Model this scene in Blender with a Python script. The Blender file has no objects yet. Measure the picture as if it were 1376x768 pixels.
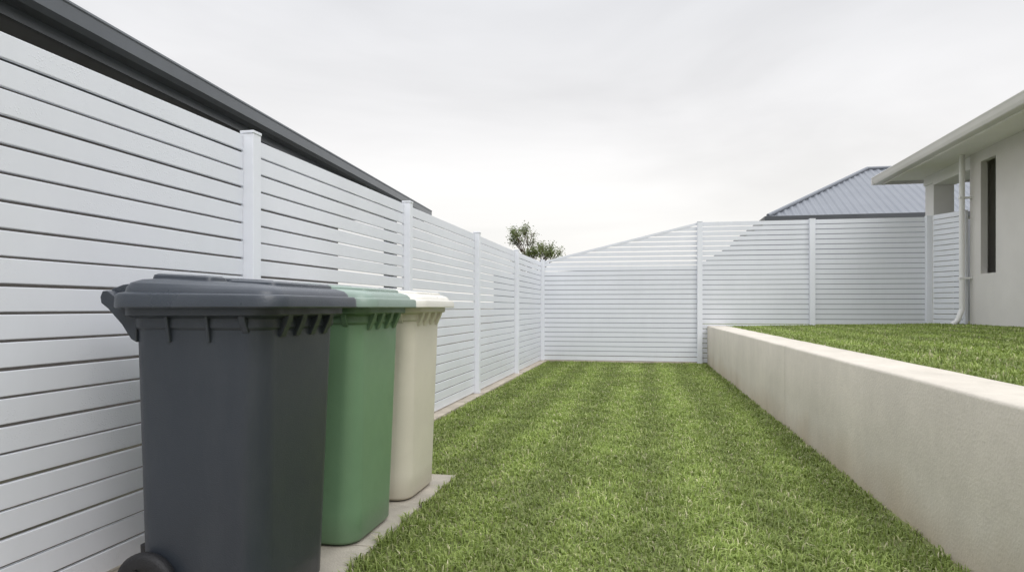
import bpy, bmesh, math, random
import numpy as np
from mathutils import Vector, Matrix, noise
random.seed(7); rng=np.random.default_rng(7)
S=bpy.context.scene; COL=S.collection
# ------------------------------------------------------------ materials
def mat(name, col, rough=0.6, var=0.12, scale=3.0, bump=0.0, bscale=60.0, metallic=0.0, col2=None, spec=0.5, detail=6, stretch=(1,1,1)):
    m=bpy.data.materials.new(name); m.use_nodes=True; n=m.node_tree.nodes; l=m.node_tree.links
    b=n["Principled BSDF"]; b.inputs["Roughness"].default_value=rough; b.inputs["Metallic"].default_value=metallic
    b.inputs["Specular IOR Level"].default_value=spec
    tc=n.new("ShaderNodeTexCoord"); mp=n.new("ShaderNodeMapping"); mp.inputs["Scale"].default_value=stretch
    l.new(tc.outputs["Object"],mp.inputs[0])
    nz=n.new("ShaderNodeTexNoise"); nz.inputs["Scale"].default_value=scale; nz.inputs["Detail"].default_value=detail
    nz.inputs["Roughness"].default_value=0.6
    l.new(mp.outputs[0],nz.inputs["Vector"])
    cr=n.new("ShaderNodeValToRGB"); cr.color_ramp.elements[0].position=0.3; cr.color_ramp.elements[1].position=0.7
    c2=col2 if col2 else tuple(min(1,c*(1+var)) for c in col)
    c1=tuple(c*(1-var) for c in col)
    cr.color_ramp.elements[0].color=(*c1,1); cr.color_ramp.elements[1].color=(*c2,1)
    l.new(nz.outputs["Fac"],cr.inputs[0]); l.new(cr.outputs[0],b.inputs["Base Color"])
    if bump>0:
        n2=n.new("ShaderNodeTexNoise"); n2.inputs["Scale"].default_value=bscale; n2.inputs["Detail"].default_value=4
        l.new(mp.outputs[0],n2.inputs["Vector"])
        bp=n.new("ShaderNodeBump"); bp.inputs["Strength"].default_value=bump; bp.inputs["Distance"].default_value=0.01
        l.new(n2.outputs["Fac"],bp.inputs["Height"]); l.new(bp.outputs[0],b.inputs["Normal"])
    return m
def fence_material():
    m=mat("white_powdercoat",(0.76,0.775,0.825),0.34,0.03,1.2)
    n=m.node_tree.nodes; l=m.node_tree.links; b=n["Principled BSDF"]
    base=b.inputs["Base Color"].links[0].from_socket
    g=n.new("ShaderNodeNewGeometry")
    mp=n.new("ShaderNodeMapping"); mp.inputs["Scale"].default_value=(9,3,1.3); l.new(g.outputs["Position"],mp.inputs[0])
    nz=n.new("ShaderNodeTexNoise"); nz.inputs["Scale"].default_value=1.2; nz.inputs["Detail"].default_value=8; nz.inputs["Roughness"].default_value=.7; l.new(mp.outputs[0],nz.inputs["Vector"])
    mr=n.new("ShaderNodeMapRange"); mr.inputs["From Min"].default_value=0.3; mr.inputs["From Max"].default_value=0.65
    mr.inputs["To Min"].default_value=0.965; mr.inputs["To Max"].default_value=1.0; l.new(nz.outputs["Fac"],mr.inputs["Value"])
    mu=n.new("ShaderNodeMix"); mu.data_type='RGBA'; mu.blend_type='MULTIPLY'; mu.inputs["Factor"].default_value=1
    l.new(base,mu.inputs["A"]); l.new(mr.outputs[0],mu.inputs["B"]); l.new(mu.outputs["Result"],b.inputs["Base Color"])
    vo=n.new("ShaderNodeTexVoronoi"); vo.inputs["Scale"].default_value=110; l.new(g.outputs["Position"],vo.inputs["Vector"])
    m2=n.new("ShaderNodeMapRange"); m2.inputs["From Min"].default_value=0.0; m2.inputs["From Max"].default_value=0.32
    m2.inputs["To Min"].default_value=1; m2.inputs["To Max"].default_value=0; l.new(vo.outputs["Distance"],m2.inputs["Value"])
    n3=n.new("ShaderNodeTexNoise"); n3.inputs["Scale"].default_value=3.5; l.new(g.outputs["Position"],n3.inputs["Vector"])
    m3=n.new("ShaderNodeMapRange"); m3.inputs["From Min"].default_value=0.52; m3.inputs["From Max"].default_value=0.62; l.new(n3.outputs["Fac"],m3.inputs["Value"])
    mm=n.new("ShaderNodeMath"); mm.operation='MULTIPLY'; l.new(m2.outputs[0],mm.inputs[0]); l.new(m3.outputs[0],mm.inputs[1])
    bp=n.new("ShaderNodeBump"); bp.inputs["Strength"].default_value=0.4; bp.inputs["Distance"].default_value=0.003
    l.new(mm.outputs[0],bp.inputs["Height"]); l.new(bp.outputs[0],b.inputs["Normal"])
    return m
M_FENCE=fence_material()
M_POST=mat("white_post_paint",(0.78,0.795,0.845),0.35,0.03,1.5)
M_PLINTH=mat("plinth_concrete",(0.42,0.37,0.30),0.9,0.25,6,0.4,90)
M_PAVER=mat("paver_concrete",(0.38,0.345,0.29),0.85,0.22,5,0.3,120)
M_CAP=mat("house_render",(0.64,0.615,0.585),0.9,0.05,1.5,0.3,160)
M_GUT=mat("cream_gutter",(0.64,0.62,0.59),0.4,0.05,2)
M_SOFF=mat("soffit_board",(0.78,0.76,0.74),0.8,0.04,2)
M_WHITE=mat("white_trim",(0.76,0.75,0.74),0.5,0.04,2)
M_DGUT=mat("charcoal_gutter",(0.10,0.11,0.12),0.32,0.1,2)
M_DSOFF=mat("dark_soffit",(0.22,0.225,0.23),0.7,0.1,2)
M_DFASC=mat("dark_fascia",(0.07,0.075,0.08),0.5,0.1,2)
M_NWALL=mat("neighbour_brick_wall",(0.11,0.10,0.09),0.9,0.15,8,0.4,60)
M_LWALL=mat("pale_neighbour_wall",(0.26,0.27,0.30),0.9,0.06,3)
M_FRAME=mat("dark_window_frame",(0.035,0.037,0.04),0.35,0.1,3)
M_BLIND=mat("dim_window_glass",(0.11,0.117,0.13),0.04,0.3,1.2,spec=1.0)
M_BARK=mat("bark",(0.10,0.075,0.05),0.95,0.3,14,0.6,40)
M_RUB=mat("black_rubber",(0.012,0.012,0.014),0.6,0.2,30,0.3,200)
M_HUB=mat("black_hub_plastic",(0.016,0.016,0.018),0.4,0.2,10)
M_SOIL=mat("ground_soil",(0.07,0.065,0.045),0.95,0.4,0.6,0.5,20)

def wall_material():
    m=mat("rendered_retaining_wall",(0.60,0.55,0.475),0.92,0.06,1.6,0.22,80)
    n=m.node_tree.nodes; l=m.node_tree.links; b=n["Principled BSDF"]
    base=b.inputs["Base Color"].links[0].from_socket
    g=n.new("ShaderNodeNewGeometry"); sp=n.new("ShaderNodeSeparateXYZ"); l.new(g.outputs["Position"],sp.inputs[0])
    nz=n.new("ShaderNodeTexNoise"); nz.inputs["Scale"].default_value=2.5; nz.inputs["Detail"].default_value=8
    l.new(g.outputs["Position"],nz.inputs["Vector"])
    ad=n.new("ShaderNodeMath"); ad.operation='MULTIPLY_ADD'; ad.inputs[1].default_value=0.35; l.new(nz.outputs["Fac"],ad.inputs[0]); 
    sub=n.new("ShaderNodeMath"); sub.operation='SUBTRACT'; 
    l.new(sp.outputs["Z"],ad.inputs[2]); l.new(ad.outputs[0],sub.inputs[0]); sub.inputs[1].default_value=0.14
    mr=n.new("ShaderNodeMapRange"); mr.inputs["From Min"].default_value=0.0; mr.inputs["From Max"].default_value=0.26
    mr.inputs["To Min"].default_value=0.6; mr.inputs["To Max"].default_value=0.0
    l.new(sub.outputs[0],mr.inputs["Value"])
    mx=n.new("ShaderNodeMix"); mx.data_type='RGBA'; mx.inputs["B"].default_value=(0.38,0.29,0.18,1)
    l.new(mr.outputs[0],mx.inputs["Factor"]); l.new(base,mx.inputs["A"])
    mp=n.new("ShaderNodeMapping"); mp.inputs["Scale"].default_value=(7,3,0.7); l.new(g.outputs["Position"],mp.inputs[0])
    n3=n.new("ShaderNodeTexNoise"); n3.inputs["Scale"].default_value=1.0; n3.inputs["Detail"].default_value=8; l.new(mp.outputs[0],n3.inputs["Vector"])
    m3=n.new("ShaderNodeMapRange"); m3.inputs["From Min"].default_value=0.35; m3.inputs["From Max"].default_value=0.7
    m3.inputs["To Min"].default_value=0.93; m3.inputs["To Max"].default_value=1.03; l.new(n3.outputs["Fac"],m3.inputs["Value"])
    n4=n.new("ShaderNodeTexNoise"); n4.inputs["Scale"].default_value=14; n4.inputs["Detail"].default_value=9; n4.inputs["Roughness"].default_value=.75; l.new(g.outputs["Position"],n4.inputs["Vector"])
    m4=n.new("ShaderNodeMapRange"); m4.inputs["From Min"].default_value=0.3; m4.inputs["From Max"].default_value=0.7
    m4.inputs["To Min"].default_value=0.94; m4.inputs["To Max"].default_value=1.05; l.new(n4.outputs["Fac"],m4.inputs["Value"])
    mm=n.new("ShaderNodeMath"); mm.operation='MULTIPLY'; l.new(m3.outputs[0],mm.inputs[0]); l.new(m4.outputs[0],mm.inputs[1])
    mu=n.new("ShaderNodeMix"); mu.data_type='RGBA'; mu.blend_type='MULTIPLY'; mu.inputs["Factor"].default_value=1
    l.new(mx.outputs["Result"],mu.inputs["A"]); l.new(mm.outputs[0],mu.inputs["B"])
    l.new(mu.outputs["Result"],b.inputs["Base Color"])
    return m
M_WALL=wall_material()

def grass_material(name,stops,lo=0.74,hi=1.26,st=0.15,base=0.66):
    m=bpy.data.materials.new(name); m.use_nodes=True; n=m.node_tree.nodes; l=m.node_tree.links
    b=n["Principled BSDF"]; out=n["Material Output"]
    b.inputs["Roughness"].default_value=0.5; b.inputs["Specular IOR Level"].default_value=0.35
    a=n.new("ShaderNodeAttribute"); a.attribute_name="rnd"
    cr=n.new("ShaderNodeValToRGB"); e=cr.color_ramp.elements
    e[0].position=stops[0][0]; e[0].color=(*stops[0][1],1); e[1].position=stops[-1][0]; e[1].color=(*stops[-1][1],1)
    for p,c in stops[1:-1]:
        x=e.new(p); x.color=(*c,1)
    l.new(a.outputs["Fac"],cr.inputs[0])
    g=n.new("ShaderNodeNewGeometry")
    nz=n.new("ShaderNodeTexNoise"); nz.inputs["Scale"].default_value=2.0; nz.inputs["Detail"].default_value=7; nz.inputs["Roughness"].default_value=0.7
    l.new(g.outputs["Position"],nz.inputs["Vector"])
    mr=n.new("ShaderNodeMapRange"); mr.inputs["From Min"].default_value=0.3; mr.inputs["From Max"].default_value=0.7
    mr.inputs["To Min"].default_value=lo; mr.inputs["To Max"].default_value=hi; l.new(nz.outputs["Fac"],mr.inputs["Value"])
    mp=n.new("ShaderNodeMapping"); mp.inputs["Scale"].default_value=(1,0.05,0); l.new(g.outputs["Position"],mp.inputs[0])
    wv=n.new("ShaderNodeTexWave"); wv.wave_type='BANDS'; wv.bands_direction='X'; wv.inputs["Scale"].default_value=0.62; wv.inputs["Distortion"].default_value=2.4; wv.inputs["Detail"].default_value=2
    wv.inputs["Detail Scale"].default_value=1.5
    l.new(mp.outputs[0],wv.inputs["Vector"])
    m2=n.new("ShaderNodeMapRange"); m2.inputs["From Min"].default_value=0.1; m2.inputs["From Max"].default_value=0.9
    m2.inputs["To Min"].default_value=1-st; m2.inputs["To Max"].default_value=1+st*.8; l.new(wv.outputs["Fac"],m2.inputs["Value"])
    mm=n.new("ShaderNodeMath"); mm.operation='MULTIPLY'; l.new(mr.outputs[0],mm.inputs[0]); l.new(m2.outputs[0],mm.inputs[1])
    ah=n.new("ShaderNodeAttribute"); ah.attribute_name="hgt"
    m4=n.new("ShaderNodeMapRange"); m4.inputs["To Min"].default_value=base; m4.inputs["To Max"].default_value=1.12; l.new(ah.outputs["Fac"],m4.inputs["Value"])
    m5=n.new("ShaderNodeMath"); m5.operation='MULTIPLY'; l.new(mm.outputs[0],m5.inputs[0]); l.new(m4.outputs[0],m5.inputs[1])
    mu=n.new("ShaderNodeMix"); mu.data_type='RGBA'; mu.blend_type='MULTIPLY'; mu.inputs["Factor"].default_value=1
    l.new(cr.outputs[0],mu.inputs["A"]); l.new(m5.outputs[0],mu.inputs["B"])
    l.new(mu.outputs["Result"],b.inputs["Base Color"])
    tr=n.new("ShaderNodeBsdfTranslucent"); l.new(mu.outputs["Result"],tr.inputs["Color"])
    ms=n.new("ShaderNodeMixShader"); ms.inputs[0].default_value=0.33
    l.new(b.outputs[0],ms.inputs[1]); l.new(tr.outputs[0],ms.inputs[2]); l.new(ms.outputs[0],out.inputs["Surface"])
    return m
M_GRASS=grass_material("grass_blades",[(0,(0.155,0.215,0.042)),(0.3,(0.25,0.33,0.074)),(0.65,(0.355,0.44,0.125)),(0.86,(0.46,0.52,0.195)),(0.92,(0.54,0.54,0.28)),(1,(0.68,0.62,0.42))])
M_TURF=mat("turf_thatch",(0.16,0.18,0.065),0.95,0.4,9,0.8,60)
M_LEAF=grass_material("tree_leaves",[(0,(0.06,0.09,0.02)),(0.5,(0.14,0.18,0.045)),(1,(0.27,0.29,0.10))],st=0.0)

# ------------------------------------------------------------ helpers
def link(o,parent=None):
    COL.objects.link(o)
    if parent: o.parent=parent
    return o
def empty(name,loc=(0,0,0),rz=0,label=None,cat=None,group=None):
    o=bpy.data.objects.new(name,None); o.location=loc; o.rotation_euler=(0,0,rz); COL.objects.link(o)
    o.empty_display_size=0.2
    if label:o["label"]=label
    if cat:o["category"]=cat
    if group:o["group"]=group
    return o
def mesh(name,v,f,m,parent=None,smooth=False,bevel=0,seg=2,autosmooth=None):
    me=bpy.data.meshes.new(name); me.from_pydata([tuple(p) for p in v],[],f); me.update()
    bm=bmesh.new(); bm.from_mesh(me); bmesh.ops.recalc_face_normals(bm,faces=bm.faces); bm.to_mesh(me); bm.free()
    if m: me.materials.append(m)
    if smooth:
        for p in me.polygons:p.use_smooth=True
        if autosmooth: me.set_sharp_from_angle(angle=math.radians(autosmooth))
    o=bpy.data.objects.new(name,me); link(o,parent)
    if bevel:
        md=o.modifiers.new("bevel",'BEVEL'); md.width=bevel; md.segments=seg; md.limit_method='ANGLE'; md.angle_limit=math.radians(40)
    return o
def box(V,F,a,b):
    x0,y0,z0=a;x1,y1,z1=b;i=len(V)
    V+=[(x0,y0,z0),(x1,y0,z0),(x1,y1,z0),(x0,y1,z0),(x0,y0,z1),(x1,y0,z1),(x1,y1,z1),(x0,y1,z1)]
    F+=[(i,i+3,i+2,i+1),(i+4,i+5,i+6,i+7),(i,i+1,i+5,i+4),(i+1,i+2,i+6,i+5),(i+2,i+3,i+7,i+6),(i+3,i,i+4,i+7)]
def boxes(name,lst,m,parent=None,bevel=0):
    V,F=[],[]
    for a,b in lst: box(V,F,a,b)
    return mesh(name,V,F,m,parent,bevel=bevel)
def extr_y(prof,y0,y1,V,F):
    i=len(V);n=len(prof)
    V+=[(x,y0,z) for x,z in prof]+[(x,y1,z) for x,z in prof]
    F+=[tuple(i+k for k in range(n)),tuple(i+n+k for k in reversed(range(n)))]
    F+=[(i+k,i+(k+1)%n,i+n+(k+1)%n,i+n+k) for k in range(n)]
def rring(x0,x1,y0,y1,r,z,n=6):
    r=min(r,(x1-x0)/2-1e-4,(y1-y0)/2-1e-4)
    P=[]
    for cx,cy,a0 in ((x1-r,y1-r,0),(x0+r,y1-r,90),(x0+r,y0+r,180),(x1-r,y0+r,270)):
        for k in range(n+1):
            a=math.radians(a0+90*k/n); P.append((cx+r*math.cos(a),cy+r*math.sin(a),z(cx+r*math.cos(a)) if callable(z) else z))
    return P
def loft(rings,V,F,cap0=True,cap1=True):
    i=len(V);n=len(rings[0])
    for r in rings:V+=r
    for a in range(len(rings)-1):
        for k in range(n):
            F.append((i+a*n+k,i+a*n+(k+1)%n,i+(a+1)*n+(k+1)%n,i+(a+1)*n+k))
    if cap0:F.append(tuple(i+k for k in reversed(range(n))))
    if cap1:F.append(tuple(i+(len(rings)-1)*n+k for k in range(n)))
def tube(V,F,p0,p1,r,n=16,r1=None):
    p0=Vector(p0);p1=Vector(p1);d=(p1-p0).normalized()
    u=d.orthogonal().normalized();w=d.cross(u);r1=r if r1 is None else r1
    loft([[tuple(p+ (u*math.cos(2*math.pi*k/n)+w*math.sin(2*math.pi*k/n))*rr) for k in range(n)] for p,rr in((p0,r),(p1,r1))],V,F)

# ------------------------------------------------------------ camera
TH=math.radians(11.23)
cam=bpy.data.cameras.new("camera"); co=bpy.data.objects.new("camera",cam); COL.objects.link(co)
co.location=(0,0,0.97); co.rotation_euler=(math.radians(90),0,TH)
cam.sensor_width=36; cam.lens=24.0; cam.shift_y=0.0211; cam.clip_end=2000; cam.clip_start=0.02
S.camera=co

# ------------------------------------------------------------ world + sun
SUN_EL=math.radians(48); SUN_AZ=math.radians(140)
w=bpy.data.worlds.new("World"); S.world=w; w.use_nodes=True; n=w.node_tree.nodes; l=w.node_tree.links
bg=n["Background"]; bg.inputs[1].default_value=1.0
sky=n.new("ShaderNodeTexSky"); sky.sky_type='NISHITA'; sky.sun_disc=False; sky.sun_elevation=SUN_EL; sky.sun_rotation=SUN_AZ
sk=n.new("ShaderNodeMix"); sk.data_type='RGBA'; sk.blend_type='MULTIPLY'; sk.inputs["Factor"].default_value=1
sk.inputs["B"].default_value=(0.1,0.1,0.1,1); l.new(sky.outputs[0],sk.inputs["A"])
tc=n.new("ShaderNodeTexCoord"); sp=n.new("ShaderNodeSeparateXYZ"); l.new(tc.outputs["Generated"],sp.inputs[0])
cr=n.new("ShaderNodeValToRGB"); e=cr.color_ramp.elements
e[0].position=0.0; e[0].color=(1.10,1.07,1.02,1); e[1].position=1; e[1].color=(2.4,2.46,2.58,1)
for p,c in ((0.12,(1.06,1.04,1.01)),(0.25,(0.95,0.94,0.94)),(0.42,(0.885,0.89,0.915)),(0.58,(1.62,1.66,1.74))):
    x=e.new(p); x.color=(*c,1)
l.new(sp.outputs["Z"],cr.inputs[0])
mp=n.new("ShaderNodeMapping"); mp.inputs["Scale"].default_value=(1,1,3.6); mp.inputs["Location"].default_value=(0.3,0.7,0.1); l.new(tc.outputs["Generated"],mp.inputs[0])
nz=n.new("ShaderNodeTexNoise"); nz.inputs["Scale"].default_value=1.9; nz.inputs["Detail"].default_value=6; nz.inputs["Roughness"].default_value=0.5
nz.inputs["Distortion"].default_value=0.5
l.new(mp.outputs[0],nz.inputs["Vector"])
mr=n.new("ShaderNodeMapRange"); mr.inputs["From Min"].default_value=0.3; mr.inputs["From Max"].default_value=0.7
mr.inputs["To Min"].default_value=0.87; mr.inputs["To Max"].default_value=1.05; l.new(nz.outputs["Fac"],mr.inputs["Value"])
mu=n.new("ShaderNodeMix"); mu.data_type='RGBA'; mu.blend_type='MULTIPLY'; mu.inputs["Factor"].default_value=1
l.new(cr.outputs[0],mu.inputs["A"]); l.new(mr.outputs[0],mu.inputs["B"])
fm=n.new("ShaderNodeMix"); fm.data_type='RGBA'; fm.inputs["Factor"].default_value=0.95
l.new(sk.outputs["Result"],fm.inputs["A"]); l.new(mu.outputs["Result"],fm.inputs["B"]); l.new(fm.outputs["Result"],bg.inputs[0])
sd=bpy.data.lights.new("sun",'SUN'); sd.energy=1.15; sd.angle=math.radians(35); sd.color=(1,0.975,0.94)
so=bpy.data.objects.new("sun",sd); COL.objects.link(so)
dirv=Vector((math.sin(SUN_AZ)*math.cos(SUN_EL),math.cos(SUN_AZ)*math.cos(SUN_EL),math.sin(SUN_EL)))
so.rotation_euler=dirv.to_track_quat('Z','Y').to_euler()
S.view_settings.view_transform='Standard'; S.view_settings.look='None'; S.view_settings.exposure=0

# ------------------------------------------------------------ setting
FX=-1.86; BY=12.08; PX=-1.08; PY=3.78
def wx(y): return 1.15+(y-2.78)*(1.0-1.15)/(12-2.78)
def upz(x): return 0.635+0.065*min(1,max(0,(x-1.3)/3.3))
g=mesh("ground",[(-600,-600,-0.006),(600,-600,-0.006),(600,600,-0.006),(-600,600,-0.006)],[(0,1,2,3)],M_SOIL); g["kind"]="structure"
g=mesh("lawn",[(FX+.02,-3,0.0),(wx(-3)+.02,-3,0.0),(wx(BY)+.02,BY,0.0),(FX+.02,BY,0.0)],[(0,1,2,3)],M_TURF); g["kind"]="structure"
V=[];F=[];xs=[1.2,1.6,2.4,3.3,4.6,8,30];ys=[-6,0,4,8,12,16,40]
for y in ys:
    for x in xs: V.append((x if x>1.3 else wx(y)+0.12,y,upz(x)))
k=len(xs)
for j in range(len(ys)-1):
    for i in range(k-1):F.append((j*k+i,j*k+i+1,(j+1)*k+i+1,(j+1)*k+i))
nb=len(V)
for j,y in enumerate(ys):V.append((wx(y)+0.12,y,-0.1))
for j in range(len(ys)-1):F.append((j*k,(j+1)*k,nb+j+1,nb+j))
g=mesh("raised_lawn",V,F,M_TURF); g["kind"]="structure"
V=[];F=[]
cuts=[-3.0,5.897,5.903,BY-0.012]
for a,b in ((cuts[0],cuts[1]),(cuts[2],cuts[3])):
    N=40
    prof=lambda y:[(wx(y),-0.05),(wx(y),0.3),(wx(y),0.645),(wx(y)+0.004,0.655),(wx(y)+0.014,0.660),(wx(y)+0.30,0.664),(wx(y)+0.31,0.655),(wx(y)+0.31,-0.05)]
    rings=[]
    for q in range(N+1):
        y=a+(b-a)*q/N; rings.append([(x+0.004*noise.noise(Vector((y*1.7,z*3,1))),y,z+(0.003*noise.noise(Vector((y*2.3,x*3,5))) if z>.5 else 0)) for x,z in prof(y)])
    loft(rings,V,F)
box(V,F,(wx(5.9)+0.006,5.89,-0.05),(wx(5.9)+0.30,5.91,0.655))
rw=mesh("retaining_wall",V,F,M_WALL,smooth=True,autosmooth=50); rw["label"]="low beige rendered retaining wall holding the raised lawn"; rw["category"]="wall"
V=[];F=[];y=PY
while y>-1.5:
    for (xa,xb) in ((PX-0.385,PX),(FX+0.13,PX-0.39)):
        box(V,F,(xa,y-0.593,-0.04),(xb,y,0.012+random.uniform(-.003,.003)))
    y-=0.60
p=mesh("path",V,F,M_PAVER,bevel=0.004); p["kind"]="structure"

# ------------------------------------------------------------ fences
PITCH=0.083; GAP=0.0092
def post(par,x,y,z0,z1,s=0.066):
    V,F=[],[]
    box(V,F,(x-s/2,y-s/2,z0-0.02),(x+s/2,y+s/2,z1-0.014))
    box(V,F,(x-s/2-.003,y-s/2-.003,z1-0.0139),(x+s/2+.003,y+s/2+.003,z1))
    return mesh("post",V,F,M_POST,par,bevel=0.003)
fence=empty("slatted_fence",(0,0,0),0,"long white horizontal slat fence behind the bins","fence")
posts=[-1.6,0.7,2.93,5.08,7.3,9.62]
for y in posts: post(fence,FX+0.018,y,0.0,1.80)
post(fence,FX+0.018,BY,0.0,1.83)
edges=posts+[BY]
zs=[0.045+PITCH*i for i in range(21)]
for a,b in zip(edges[:-1],edges[1:]):
    V,F=[],[]
    for z in zs:
        d=random.uniform(-.0015,.0015); t=random.uniform(-.001,.001); t2=t+random.uniform(-.0012,.0012)
        i=len(V); box(V,F,(FX-0.016+d,a+0.034,z+t),(FX+d,b-0.034,z+PITCH-GAP+t))
        for q in (2,3,6,7): V[i+q]=(V[i+q][0],V[i+q][1],V[i+q][2]+t2-t)
    mesh("slat_panel",V,F,M_FENCE,fence,bevel=0.0022)
pl=boxes("plinth",[((FX-0.05,-2,-0.03),(FX+0.10,BY-0.03,0.032))],M_PLINTH,fence,bevel=0.004)

bf=empty("slatted_fence",(0,0,0),0,"tall white slat fence with raked top closing the yard","fence")
TOP=2.42; XL=FX; XM=0.874
bp=[(XM,0.0,2.44),(2.675,0.62,2.44),(4.43,0.64,2.44)]
for x,z0,z1 in bp: post(bf,x,BY-0.018,z0,z1,0.085)
def slatx(V,F,x0a,x0b,x1,z0,z1,y0,y1):
    i=len(V)
    V+=[(x0a,y0,z0),(x1,y0,z0),(x1,y0,z1),(x0b,y0,z1),(x0a,y1,z0),(x1,y1,z0),(x1,y1,z1),(x0b,y1,z1)]
    F+=[(i,i+1,i+2,i+3),(i+7,i+6,i+5,i+4),(i,i+4,i+5,i+1),(i+1,i+5,i+6,i+2),(i+2,i+6,i+7,i+3),(i+3,i+7,i+4,i)]
V,F=[],[]; z=0.045
while z<TOP-0.03:
    up=z>1.66
    z1=z+(0.062 if up else PITCH-GAP-.003)
    def xs_(zz): return XL+0.045 if zz<1.76 else XL+(zz+0.03-1.79)*(XM-XL)/(TOP-1.79)
    xa,xb=max(XL+0.045,xs_(z)),max(XL+0.045,xs_(z1))
    if xb<XM-0.1: slatx(V,F,xa,xb,XM-0.043,z,z1,BY,BY+0.016)
    z+=PITCH
i=len(V); V+=[(XL+.03,BY-.004,1.755),(XM-.043,BY-.004,TOP-.04),(XM-.043,BY-.004,TOP),(XL+.03,BY-.004,1.795),
   (XL+.03,BY+.02,1.755),(XM-.043,BY+.02,TOP-.04),(XM-.043,BY+.02,TOP),(XL+.03,BY+.02,1.795)]
F+=[(i,i+1,i+2,i+3),(i+7,i+6,i+5,i+4),(i,i+4,i+5,i+1),(i+1,i+5,i+6,i+2),(i+2,i+6,i+7,i+3),(i+3,i+7,i+4,i)]
mesh("slat_panel",V,F,M_FENCE,bf)
for a,b in ((XM,2.675),(2.675,4.43)):
    V,F=[],[]; z=0.70-(PITCH*8 if a==XM else 0)
    while z<TOP-0.03:
        z1=z+(0.067 if z>1.75 else PITCH-GAP-.003)
        slatx(V,F,a+.043,a+.043,b-.043,z,z1,BY,BY+0.016); z+=PITCH
    mesh("slat_panel",V,F,M_FENCE,bf)
boxes("plinth",[((XL+.06,BY-.03,-.03),(XM-.05,BY+.05,.035))],M_PLINTH,bf,0.004)

sf=empty("slatted_fence",(4.47,12.03,0),0,"short white slat fence return beside the house corner","fence")
dx_,dy_=4.70-4.47,11.46-12.03; Ls=math.hypot(dx_,dy_); sf.rotation_euler=(0,0,math.atan2(dy_,dx_))
V,F=[],[]; z=0.71
while z<TOP-0.03:
    box(V,F,(0.03,-.008,z),(Ls,.008,z+PITCH-GAP-.003)); z+=PITCH
mesh("slat_panel",V,F,M_FENCE,sf)
post(sf,Ls+.02,0.0,0.64,2.44,0.05)

# ------------------------------------------------------------ bins
def plastic(name,c,rough=0.42):
    m=mat(name,c,rough,0.05,4,0.12,240)
    n=m.node_tree.nodes; l=m.node_tree.links; b=n["Principled BSDF"]
    base=b.inputs["Base Color"].links[0].from_socket
    tc=n.new("ShaderNodeTexCoord"); mp=n.new("ShaderNodeMapping"); mp.inputs["Scale"].default_value=(5,5,1.2); l.new(tc.outputs["Object"],mp.inputs[0])
    nz=n.new("ShaderNodeTexNoise"); nz.inputs["Scale"].default_value=1.3; nz.inputs["Detail"].default_value=9; nz.inputs["Roughness"].default_value=.65; l.new(mp.outputs[0],nz.inputs["Vector"])
    m1=n.new("ShaderNodeMapRange"); m1.inputs["From Min"].default_value=.48; m1.inputs["From Max"].default_value=.8; m1.inputs["To Min"].default_value=0; m1.inputs["To Max"].default_value=.035; l.new(nz.outputs["Fac"],m1.inputs["Value"])
    mx=n.new("ShaderNodeMix"); mx.data_type='RGBA'; mx.inputs["B"].default_value=(0.42,0.42,0.40,1); l.new(m1.outputs[0],mx.inputs["Factor"]); l.new(base,mx.inputs["A"]); l.new(mx.outputs["Result"],b.inputs["Base Color"])
    n2=n.new("ShaderNodeTexNoise"); n2.inputs["Scale"].default_value=7; n2.inputs["Detail"].default_value=6; l.new(tc.outputs["Object"],n2.inputs["Vector"])
    m2=n.new("ShaderNodeMapRange"); m2.inputs["From Min"].default_value=.3; m2.inputs["From Max"].default_value=.7; m2.inputs["To Min"].default_value=rough-.06; m2.inputs["To Max"].default_value=rough+.09; l.new(n2.outputs["Fac"],m2.inputs["Value"])
    l.new(m2.outputs[0],b.inputs["Roughness"])
    return m
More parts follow.
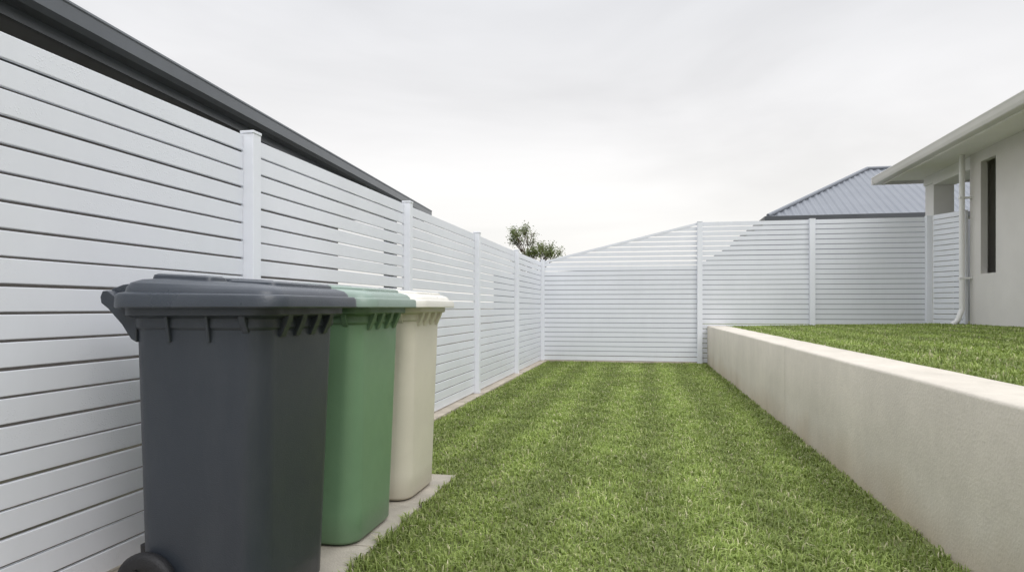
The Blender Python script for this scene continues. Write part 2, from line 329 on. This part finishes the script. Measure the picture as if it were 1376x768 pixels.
def make_bin(loc,rz,c_body,c_lid,label,kname,rim=None,ys=1.0):
    E=empty("wheelie_bin",loc,rz,label,"bin","wheelie bins along the fence")
    mb=plastic(kname+"_body_plastic",c_body,0.36); ml=plastic(kname+"_lid_plastic",c_lid,0.30)
    mr_=plastic(kname+"_rim_plastic",rim,0.42) if rim else mb
    def Y(v): return v*ys
    R=[]
    for t,inset,rr in ((0.0,0.03,0.05),(0.006,0.012,0.08),(0.02,0.0,0.085)):
        R.append(rring(-.228+inset,.197-inset,Y(-.216)+inset,Y(.216)-inset,rr,0.002+t,10))
    for q in range(1,9):
        u=q/8; z=0.022+u*0.88
        R.append(rring(-.228-.008*u,.197+.026*u,Y(-.216-.014*u),Y(.216+.014*u),.085-.022*u,z,10))
    V,F=[],[]; loft(R,V,F)
    mesh("body",V,F,mb,E,smooth=True,autosmooth=50)
    V,F=[],[]
    x0,x1,y0,y1=-.236,.223,Y(-.230),Y(.230)
    loft([rring(x0-.001,x1+.001,y0-.001,y1+.001,.062,.890,8),rring(x0-.007,x1+.007,y0-.007,y1+.007,.065,.898,8),
          rring(x0-.007,x1+.007,y0-.007,y1+.007,.065,.925,8),rring(x0-.024,x1+.035,y0-.035,y1+.030,.075,.935,8),
          rring(x0-.024,x1+.035,y0-.035,y1+.030,.075,.968,8)],V,F)
    def gus(p,d,s,wd=0.007,h=0.075,out=0.04):
        p=Vector(p);d=Vector(d);s=Vector(s)*wd/2;i=len(V)
        a=[p-d*.01,p+d*out,p+d*(out-.004)+Vector((0,0,-.018)),p+d*.006+Vector((0,0,-h)),p-d*.01+Vector((0,0,-h))]
        V.extend([tuple(q-s) for q in a]+[tuple(q+s) for q in a])
        F.extend([(i,i+1,i+2,i+3,i+4),(i+9,i+8,i+7,i+6,i+5)]+[(i+k,i+(k+1)%5,i+5+(k+1)%5,i+5+k) for k in range(5)])
    for yy in (-.14,-.05,.05,.14): gus((x1,yy,.938),(1,0,0),(0,1,0),.03,.07,.034)
    for sy in (-1,1):
        for xx in (-.09,.045): gus((xx,sy*(y1+.001),.938),(0,sy,0),(1,0,0),.010,.085,.022)
        gus((.165,sy*(y1-.004),.938),(0,sy,0),(1,0,0),.022,.055,.03)
    mesh("rim",V,F,mr_,E,smooth=True,autosmooth=35,bevel=0.002)
    cz=lambda base,k:(lambda x:base-k*(x))
    X0,X1,Y0,Y1=-.275,.302,Y(-.230)-.062,Y(.230)+.055
    V,F=[],[]
    def rg(ins,r,z,k=0.0): return rring(X0+ins,X1-ins,Y0+ins,Y1-ins,r,cz(z,k),10)
    loft([rg(.02,.06,.970),rg(.012,.065,.960),rg(.004,.07,.957),rg(0,.075,.961,.0),rg(.001,.075,.990,.01),rg(.004,.075,.997,.012),rg(.010,.07,1.000,.015),
          rg(.024,.065,1.002,.02),rg(.028,.06,1.014,.03),rg(.036,.06,1.026,.04),rg(.06,.055,1.036,.05),rg(.11,.05,1.042,.06),
          rg(.117,.045,1.035,.06),rg(.2,.04,1.037,.06)],V,F)
    lid=mesh("lid",V,F,ml,E,smooth=True,autosmooth=32)
    V,F=[],[]
    for ya,yb in ((-.20,-.10),(.10,.20)):
        loft([rring(-.20,.02,ya,yb,.02,cz(1.030,.05),5),rring(-.195,.015,ya+.005,yb-.005,.02,cz(1.052,.05),5),rring(-.185,.005,ya+.014,yb-.014,.016,cz(1.057,.05),5)],V,F)
    loft([rring(.06,.24,-.20,.20,.03,cz(1.022,.05),5),rring(.065,.235,-.195,.195,.03,cz(1.045,.05),5),rring(.075,.225,-.185,.185,.026,cz(1.050,.05),5)],V,F)
    mesh("lid_ridge",V,F,ml,lid,smooth=True,autosmooth=38)
    V,F=[],[]
    tube(V,F,(-.325,-.225,.992),(-.325,.225,.992),.017,18)
    for yy in (-.235,-.02,.205):
        extr_y([(-.215,.85),(-.235,.86),(-.268,.905),(-.318,.955),(-.343,.972),(-.346,.992),(-.338,1.010),(-.320,1.012),(-.295,.995),(-.25,.965),(-.215,.965)],yy,yy+.03,V,F)
    mesh("handle",V,F,mb,E,smooth=True,autosmooth=35,bevel=0.003)
    for yy in (-.195,-.075,.045,.165):
        V,F=[],[]
        extr_y([(-.345,.978),(-.349,1.0),(-.338,1.018),(-.30,1.031),(-.22,1.040),(-.20,1.02),(-.22,1.0),(-.30,.998),(-.322,.972)],yy,yy+.033,V,F)
        mesh("hinge",V,F,ml,lid,smooth=True,autosmooth=35,bevel=0.003)
    V,F=[],[]
    tube(V,F,(-.165,-.21,.103),(-.165,.21,.103),.012,12)
    for sy in(-1,1): loft([rring(-.25,-.17,min(sy*.10,sy*.18),max(sy*.10,sy*.18),.015,.06,4),rring(-.255,-.17,min(sy*.10,sy*.18),max(sy*.10,sy*.18),.015,.20,4)],V,F)
    mesh("axle",V,F,M_HUB,E,smooth=True,autosmooth=35)
    for sy in (-1,1):
        W=bpy.data.objects.new("wheel",None); W.location=(-.165,sy*(Y(.216)+.024),.106); link(W,E)
        V,F=[],[]; prof=[(.060,-.020),(.088,-.022),(.098,-.017),(.103,-.008),(.103,.008),(.098,.017),(.088,.022),(.060,.020)]
        N=40
        for q in range(N):
            a=2*math.pi*q/N
            for r,yy in prof:V.append((r*math.cos(a),yy,r*math.sin(a)))
        n_=len(prof)
        for q in range(N):
            for k in range(n_):F.append((q*n_+k,q*n_+(k+1)%n_,((q+1)%N)*n_+(k+1)%n_,((q+1)%N)*n_+k))
        mesh("tyre",V,F,M_RUB,W,smooth=True,autosmooth=40)
        V,F=[],[]
        tube(V,F,(0,-.012,0),(0,.012,0),.062,32); tube(V,F,(0,-.024,0),(0,.024,0),.022,20)
        for q in range(6):
            a=math.pi*q/3; c,s=math.cos(a),math.sin(a)
            tube(V,F,(c*.018,sy*.014,s*.018),(c*.058,sy*.014,s*.058),.005,8)
        mesh("rim",V,F,M_HUB,W,smooth=True,autosmooth=35)
    return E
BX=-1.340
make_bin((BX,2.085,.012),0,(0.030,0.036,0.047),(0.042,0.050,0.064),"dark charcoal wheelie bin with closed lid on the paving","charcoal",ys=1.06)
make_bin((BX,2.755,.012),0.01,(0.15,0.26,0.15),(0.22,0.29,0.245),"green wheelie bin with closed lid between two others","green",(0.12,0.20,0.12),ys=1.03)
make_bin((BX-.005,3.395,.012),-0.01,(0.66,0.615,0.52),(0.70,0.675,0.61),"cream wheelie bin with closed lid at the paving end","cream")

# ------------------------------------------------------------ house beside the raised lawn
H=empty("house",(4.75,11.4,0.65),0,"pale rendered single-storey house above the raised lawn","house")
def rel(o,par=H):
    o.parent=par; o.matrix_parent_inverse=Matrix.Translation(-Vector(par.location)); return o
WX=4.75; WY=11.4; ZT=3.25
V,F=[],[]
ysx=[-4,10.62,11.06,WY]; zsx=[0.5,1.46,3.09,ZT]
for i in range(3):
    for j in range(3):
        if i==1 and j==1: continue
        k=len(V); V+=[(WX,ysx[i],zsx[j]),(WX,ysx[i+1],zsx[j]),(WX,ysx[i+1],zsx[j+1]),(WX,ysx[i],zsx[j+1])]; F.append((k,k+1,k+2,k+3))
k=len(V); a,b,c,d=10.62,11.06,1.46,3.09; D=0.09
V+=[(WX,a,c),(WX,b,c),(WX,b,d),(WX,a,d),(WX+D,a,c),(WX+D,b,c),(WX+D,b,d),(WX+D,a,d)]
F+=[(k,k+1,k+5,k+4),(k+1,k+2,k+6,k+5),(k+2,k+3,k+7,k+6),(k+3,k,k+4,k+7)]
k=len(V); V+=[(WX,WY,.5),(12,WY,.5),(12,WY,ZT),(WX,WY,ZT),(12,-4,.5),(12,-4,ZT),(WX,-4,.5),(WX,-4,ZT)]
F+=[(k,k+1,k+2,k+3),(k+1,k+4,k+5,k+2),(k+4,k+6,k+7,k+5)]
rel(mesh("wall",V,F,M_CAP))
win=bpy.data.objects.new("window",None); win.location=(WX+D-.02,(a+b)/2,(c+d)/2); link(win); rel(win)
def relw(o):
    o.parent=win; o.matrix_parent_inverse=(Matrix.Translation(-Vector(H.location))@Matrix.Translation(Vector(win.location))).inverted(); return o
fr=0.035; x0_,x1_=WX+D-.045,WX+D-.005
relw(boxes("frame",[((x0_,a+.002,c+.002),(x1_,a+fr,d-.002)),((x0_,b-fr,c+.002),(x1_,b-.002,d-.002)),((x0_,a+fr,c+.002),(x1_,b-fr,c+fr)),((x0_,a+fr,d-fr),(x1_,b-fr,d-.002))],M_FRAME))
relw(boxes("glass",[((x0_+.02,a+.03,c+.03),(x0_+.026,b-.03,d-.03))],M_BLIND))
relw(boxes("sill",[((WX-.025,a-.01,c-.03),(WX+D-.05,b+.01,c-.001))],M_CAP,bevel=.004))
EX=4.15; EY=13.46
rel(boxes("soffit",[((EX+.02,-4.6,ZT+.002),(12.6,EY-.03,ZT+.012))],M_SOFF))
V,F=[],[]
gp=[(EX+.02,3.215),(EX+.02,3.335),(EX-.005,3.335),(EX-.005,3.235),(EX-.075,3.235),(EX-.088,3.26),(EX-.10,3.30),(EX-.11,3.345),(EX-.125,3.345),(EX-.128,3.335),(EX-.118,3.31),(EX-.105,3.262),(EX-.09,3.225),(EX-.08,3.215)]
extr_y(gp,-4.6,EY+.1,V,F)
rel(mesh("gutter",V,F,M_GUT))
V,F=[],[]
extr_y([(EX+.021,3.19),(EX+.045,3.19),(EX+.045,3.34),(EX+.021,3.34)],-4.6,EY,V,F)
box(V,F,(EX-.12,EY+.101,3.215),(12.6,EY+.125,3.345))
rel(mesh("fascia",V,F,M_SOFF))
M_ROOF1=mat("house_metal_roof",(0.30,0.31,0.33),0.45,0.06,2)
mx=(EX+12.6)/2; hw=(12.6-EX)/2; rz=3.34+hw*.40
rel(mesh("roof",[(EX-.05,-4.6,3.33),(12.6,-4.6,3.33),(12.6,EY+.1,3.33),(EX-.05,EY+.1,3.33),(mx,-4.6+hw,rz),(mx,EY-hw,rz)],[(0,1,4),(1,2,5,4),(2,3,5),(3,0,4,5)],M_ROOF1))
rel(boxes("column",[((4.80,12.86,.6),(5.12,13.22,3.10))],M_WHITE,bevel=.006))
rel(boxes("beam",[((4.78,WY+.002,3.06),(5.14,12.85,ZT)),((4.78,12.85,3.101),(5.14,13.24,ZT))],M_WHITE,bevel=.004))
rel(boxes("porch_wall",[((6.3,WY+.01,.6),(6.4,13.3,ZT))],M_CAP))
V,F=[],[]
dpx=4.625; dpy=11.355; pr=.038
tube(V,F,(dpx,dpy,.93),(dpx,dpy,ZT+.001),pr,16)
tube(V,F,(dpx,dpy,.94),(dpx-.07,dpy-.01,.76),pr,16); tube(V,F,(dpx-.07,dpy-.01,.77),(dpx-.15,dpy-.03,.71),pr,16)
box(V,F,(dpx-.042,dpy-.042,1.4),(4.749,dpy+.03,1.425)); box(V,F,(dpx-.042,dpy-.042,2.6),(4.749,dpy+.03,2.625))
rel(mesh("downpipe",V,F,M_WHITE,smooth=True,autosmooth=35))

# ------------------------------------------------------------ neighbour beyond the back fence
def roof_metal():
    m=bpy.data.materials.new("corrugated_roof"); m.use_nodes=True; n=m.node_tree.nodes; l=m.node_tree.links
    b=n["Principled BSDF"]; b.inputs["Roughness"].default_value=0.5
    tc=n.new("ShaderNodeTexCoord"); nz=n.new("ShaderNodeTexNoise"); nz.inputs["Scale"].default_value=1.5; l.new(tc.outputs["Object"],nz.inputs["Vector"])
    cr=n.new("ShaderNodeValToRGB"); cr.color_ramp.elements[0].color=(0.15,0.162,0.185,1); cr.color_ramp.elements[1].color=(0.20,0.212,0.236,1)
    l.new(nz.outputs["Fac"],cr.inputs[0]); l.new(cr.outputs[0],b.inputs["Base Color"]); return m
M_CORR=roof_metal()
NX0,NY0,NZ0,P=3.14,19.0,3.37,0.525; NX1=13.0; dd=3.39
NH=empty("neighbouring_house",(NX0,NY0,0.6),0,"neighbouring house with blue-grey corrugated hip roof","house")
def reln(o): o.parent=NH; o.matrix_parent_inverse=Matrix.Translation(-Vector(NH.location)); return o
V,F=[],[]; step=0.05; x=NX0; cols=[]
kx=0
while x<=NX1+1e-6:
    L=min(x-NX0,dd,NX1-x); z_=0.014*(1 if kx%4 in(1,2) else -1)
    cols.append((x,L,z_)); x+=step; kx+=1
for (x,L,z_) in cols: V+=[(x,NY0,NZ0+z_),(x,NY0+L,NZ0+P*L+z_)]
for i in range(len(cols)-1): F.append((2*i,2*i+2,2*i+3,2*i+1))
ncol=len(V); cy=[]; y=NY0; kx=0
while y<=NY0+2*dd+1e-6:
    L=min(y-NY0,NY0+2*dd-y); z_=0.014*(1 if kx%4 in(1,2) else -1); cy.append((y,L,z_)); y+=step; kx+=1
for (y,L,z_) in cy: V+=[(NX0,y,NZ0+z_),(NX0+L,y,NZ0+P*L+z_)]
for i in range(len(cy)-1): F.append((ncol+2*i,ncol+2*i+1,ncol+2*i+3,ncol+2*i+2))
k=len(V); V+=[(NX0,NY0+2*dd,NZ0),(NX1,NY0+2*dd,NZ0),(NX1-dd,NY0+dd,NZ0+P*dd),(NX0+dd,NY0+dd,NZ0+P*dd),(NX1,NY0,NZ0)]
F+=[(k,k+1,k+2,k+3),(k+1,k+4,k+2)]
reln(mesh("roof",V,F,M_CORR))
V,F=[],[]
A=(NX0-.02,NY0-.02,NZ0+.02);B=(NX0+dd,NY0+dd,NZ0+P*dd+.03);C=(NX1-dd,NY0+dd,NZ0+P*dd+.03)
tube(V,F,A,B,.055,10); tube(V,F,B,C,.055,10)
reln(mesh("ridge_cap",V,F,M_CORR,smooth=True,autosmooth=40))
reln(boxes("gutter",[((NX0-.12,NY0-.12,NZ0-.13),(NX1,NY0-.01,NZ0+.0)),((NX0-.12,NY0-.009,NZ0-.13),(NX0-.01,NY0+2*dd,NZ0+.0))],M_DFASC,bevel=.01))
reln(boxes("wall",[((NX0+.45,NY0+.45,0),(NX1-.45,NY0+2*dd-.45,NZ0-.15))],M_LWALL))
reln(boxes("soffit",[((NX0,NY0,NZ0-.14),(NX1,NY0+2*dd,NZ0-.12))],M_SOFF))
gy=15.0
pts=[(-3.4,0),(-3.4,1.72),(1.05,1.86),(2.42,2.72),(9.0,2.72),(9.0,0)]
nn=len(pts); V=[(x,gy,z) for x,z in pts]+[(x,gy+3,z) for x,z in pts]
F=[tuple(range(nn)),tuple(reversed(range(nn,2*nn)))]+[(i,(i+1)%nn,nn+(i+1)%nn,nn+i) for i in range(nn)]
ga=mesh("garage",V,F,M_LWALL); ga["label"]="pale garage with sloping roofline beyond the back fence"; ga["category"]="garage"

# ------------------------------------------------------------ neighbour beyond the bin fence
NB=empty("neighbouring_house",(-4.0,12.36,0),math.radians(3.96),"neighbouring house with charcoal gutter and dark eaves","house")
V,F=[],[]
gp=[(-.13,2.66),(-.13,2.79),(-.12,2.79),(-.12,2.67),(-.035,2.67),(-.012,2.69),(-.012,2.785),(-.022,2.79),(-.022,2.80),(0.003,2.80),(0.006,2.785),(0.0,2.775),(0.0,2.685),(-.03,2.655),(-.1,2.655)]
extr_y(gp,-17,0,V,F); mesh("gutter",V,F,M_DGUT,NB)
boxes("fascia",[((-.16,-17,2.59),(-.131,-.02,2.79))],M_DGUT,NB)
boxes("soffit",[((-.62,-17,2.61),(-.161,-3.0,2.625))],M_DSOFF,NB)
boxes("wall",[((-6,-17,-.1),(-.62,-3.1,2.60))],M_NWALL,NB)
boxes("cornice",[((-.64,-17,2.50),(-.58,-3.09,2.605))],M_DGUT,NB)
mesh("roof",[(-.02,-17,2.80),(-.02,0,2.80),(-5,-5,4.3),(-5,-17,4.3),(-.02,0,2.79),(-10,0,2.79)],[(0,1,2,3),(4,5,2)],M_DGUT,NB)
boxes("porch_soffit",[((-4,-2.99,2.63),(-.161,-.03,2.64))],M_WHITE,NB)
boxes("column",[((-.60,-1.05,0),(-.42,-.85,2.62))],M_DGUT,NB,bevel=.005)

# ------------------------------------------------------------ tree
T=empty("tree",(-4.25,24.7,0),0,"leafy treetop rising above the fence corner","tree")
V,F=[],[]
tips=[]
def branch(p,d,L,r,depth):
    q=p+d*L; tube(V,F,p,q,r,8,r*.65)
    if depth==0 or r<.010: tips.append(q); tips.append(p+d*L*.6); return
    for k in range(3):
        nd=(d+Vector((random.uniform(-.55,.55),random.uniform(-.6,.6),random.uniform(-.05,.5)))).normalized()
        branch(q,nd,L*random.uniform(.6,.8),r*.62,depth-1)
branch(Vector((0,0,0)),Vector((0,0,1)),1.9,.07,0)
tips=[]
for d0,L0 in (((-.12,0,1),1.02),((.45,.1,.8),.66),((-.4,.2,.75),.5),((.1,-.4,.8),.6),((.62,-.1,.62),.72),((-.1,.3,.95),.85)):
    branch(Vector((0,0,1.85)),Vector(d0).normalized(),L0*.85,.04,3)
mesh("trunk",V,F,M_BARK,T,smooth=True)
V=[];F=[];R=[];Hh=[]
for t in tips:
    if random.random()<.22: continue
    cl=random.random()*.5
    for k in range(20):
        p=t+Vector((random.gauss(0,.08),random.gauss(0,.08),random.gauss(0,.09)))
        s=random.uniform(.022,.045); a=Vector((random.gauss(0,1),random.gauss(0,1),random.gauss(0,.6))).normalized(); b=a.orthogonal().normalized()
        i=len(V); V+=[tuple(p-a*s),tuple(p+b*s*.45),tuple(p+a*s),tuple(p-b*s*.45)]; F.append((i,i+1,i+2,i+3))
        r=min(.85,cl+random.random()*.35); R+=[r]*4; Hh+=[.45]*4
cr_=mesh("crown",V,F,M_LEAF,T)
for nm,arr in(("rnd",R),("hgt",Hh)):
    at=cr_.data.attributes.new(nm,'FLOAT','POINT'); at.data.foreach_set("value",arr)

# ------------------------------------------------------------ grass
def grass(name,x,y,z,hs,ws):
    N=len(x); a=rng.uniform(0,2*np.pi,N); h=hs*rng.uniform(.5,1.25,N); lean=h*np.abs(rng.normal(.8,.5,N)).clip(0,1.8); wv=ws*rng.uniform(.7,1.3,N)
    la=a+rng.uniform(-.5,.5,N)
    px,py=-np.sin(a)*wv/2,np.cos(a)*wv/2; dx,dy=np.cos(la)*lean,np.sin(la)*lean
    co=np.empty((N,5,3))
    co[:,0]=np.stack([x-px,y-py,z-.003],1); co[:,1]=np.stack([x+px,y+py,z-.003],1)
    co[:,2]=np.stack([x-px*.8+dx*.3,y-py*.8+dy*.3,z+h*.6],1); co[:,3]=np.stack([x+px*.8+dx*.3,y+py*.8+dy*.3,z+h*.6],1)
    co[:,4]=np.stack([x+dx,y+dy,z+h*np.clip(1.05-.35*(lean/h),.45,1)],1)
    me=bpy.data.meshes.new(name); me.vertices.add(N*5); me.vertices.foreach_set("co",co.ravel())
    idx=np.array([0,1,3,2,2,3,4])[None,:]+5*np.arange(N)[:,None]
    me.loops.add(N*7); me.loops.foreach_set("vertex_index",idx.ravel().astype(np.int32))
    me.polygons.add(N*2); st=(7*np.arange(N)[:,None]+np.array([0,4])[None,:]).ravel().astype(np.int32)
    me.polygons.foreach_set("loop_start",st)
    me.update(calc_edges=True); me.validate()
    r=np.clip(rng.beta(1.8,2.1,N)*.92,0,1); dead=rng.random(N)<.06; r[dead]=rng.uniform(.92,1,dead.sum())
    for nm,arr in(("rnd",np.repeat(r,5)),("hgt",np.tile(np.array([0,0,.6,.6,1.]),N))):
        at=me.attributes.new(nm,'FLOAT','POINT'); at.data.foreach_set("value",arr.astype(np.float32))
    me.materials.append(M_GRASS); o=bpy.data.objects.new(name,me); COL.objects.link(o); o["kind"]="stuff"; return o
def scatter(N,x0,x1,y0,y1,power=1.3):
    x=rng.uniform(x0,x1,N); u=rng.random(N); y=y0+(y1-y0)*u**power
    return x,y
x,y=scatter(320000,FX+.1,1.2,1.3,BY-.01,1.75)
nzv=np.sin(x*9+np.sin(y*7)*2)*np.sin(y*11+np.cos(x*8)*2)
keep=(x<wx(y)-.004)&~((x<PX+.005+.012*np.sin(y*23)+.01*np.sin(y*61))&(y<PY+.01+.01*np.sin(x*31)))
keep&=(rng.random(len(x))<.78+.22*nzv)
dw=wx(y)-x; keep&=(rng.random(len(x))<np.clip(.30+dw*7,0,1))
x,y=x[keep],y[keep]
x=x+.006*np.sin(x*170+y*90); y=y+.006*np.sin(y*160-x*110)
x=np.minimum(x,wx(y)-.004)
dist=np.hypot(x,y)
hs=.031+.006*np.sin(x*3+y*2)+.006*np.sin(x*23+y*5)*np.sin(y*19-x*7)+.010*(np.exp(-((x-PX)/.05)**2)*(y<PY+.05))
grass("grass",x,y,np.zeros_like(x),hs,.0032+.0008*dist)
x,y=scatter(100000,1.25,WX-.02,1.5,BY-.02,1.5)
keep=x>wx(y)+.30; x,y=x[keep],y[keep]; dist=np.hypot(x,y)
z=.635+.065*np.clip((x-1.3)/3.3,0,1)
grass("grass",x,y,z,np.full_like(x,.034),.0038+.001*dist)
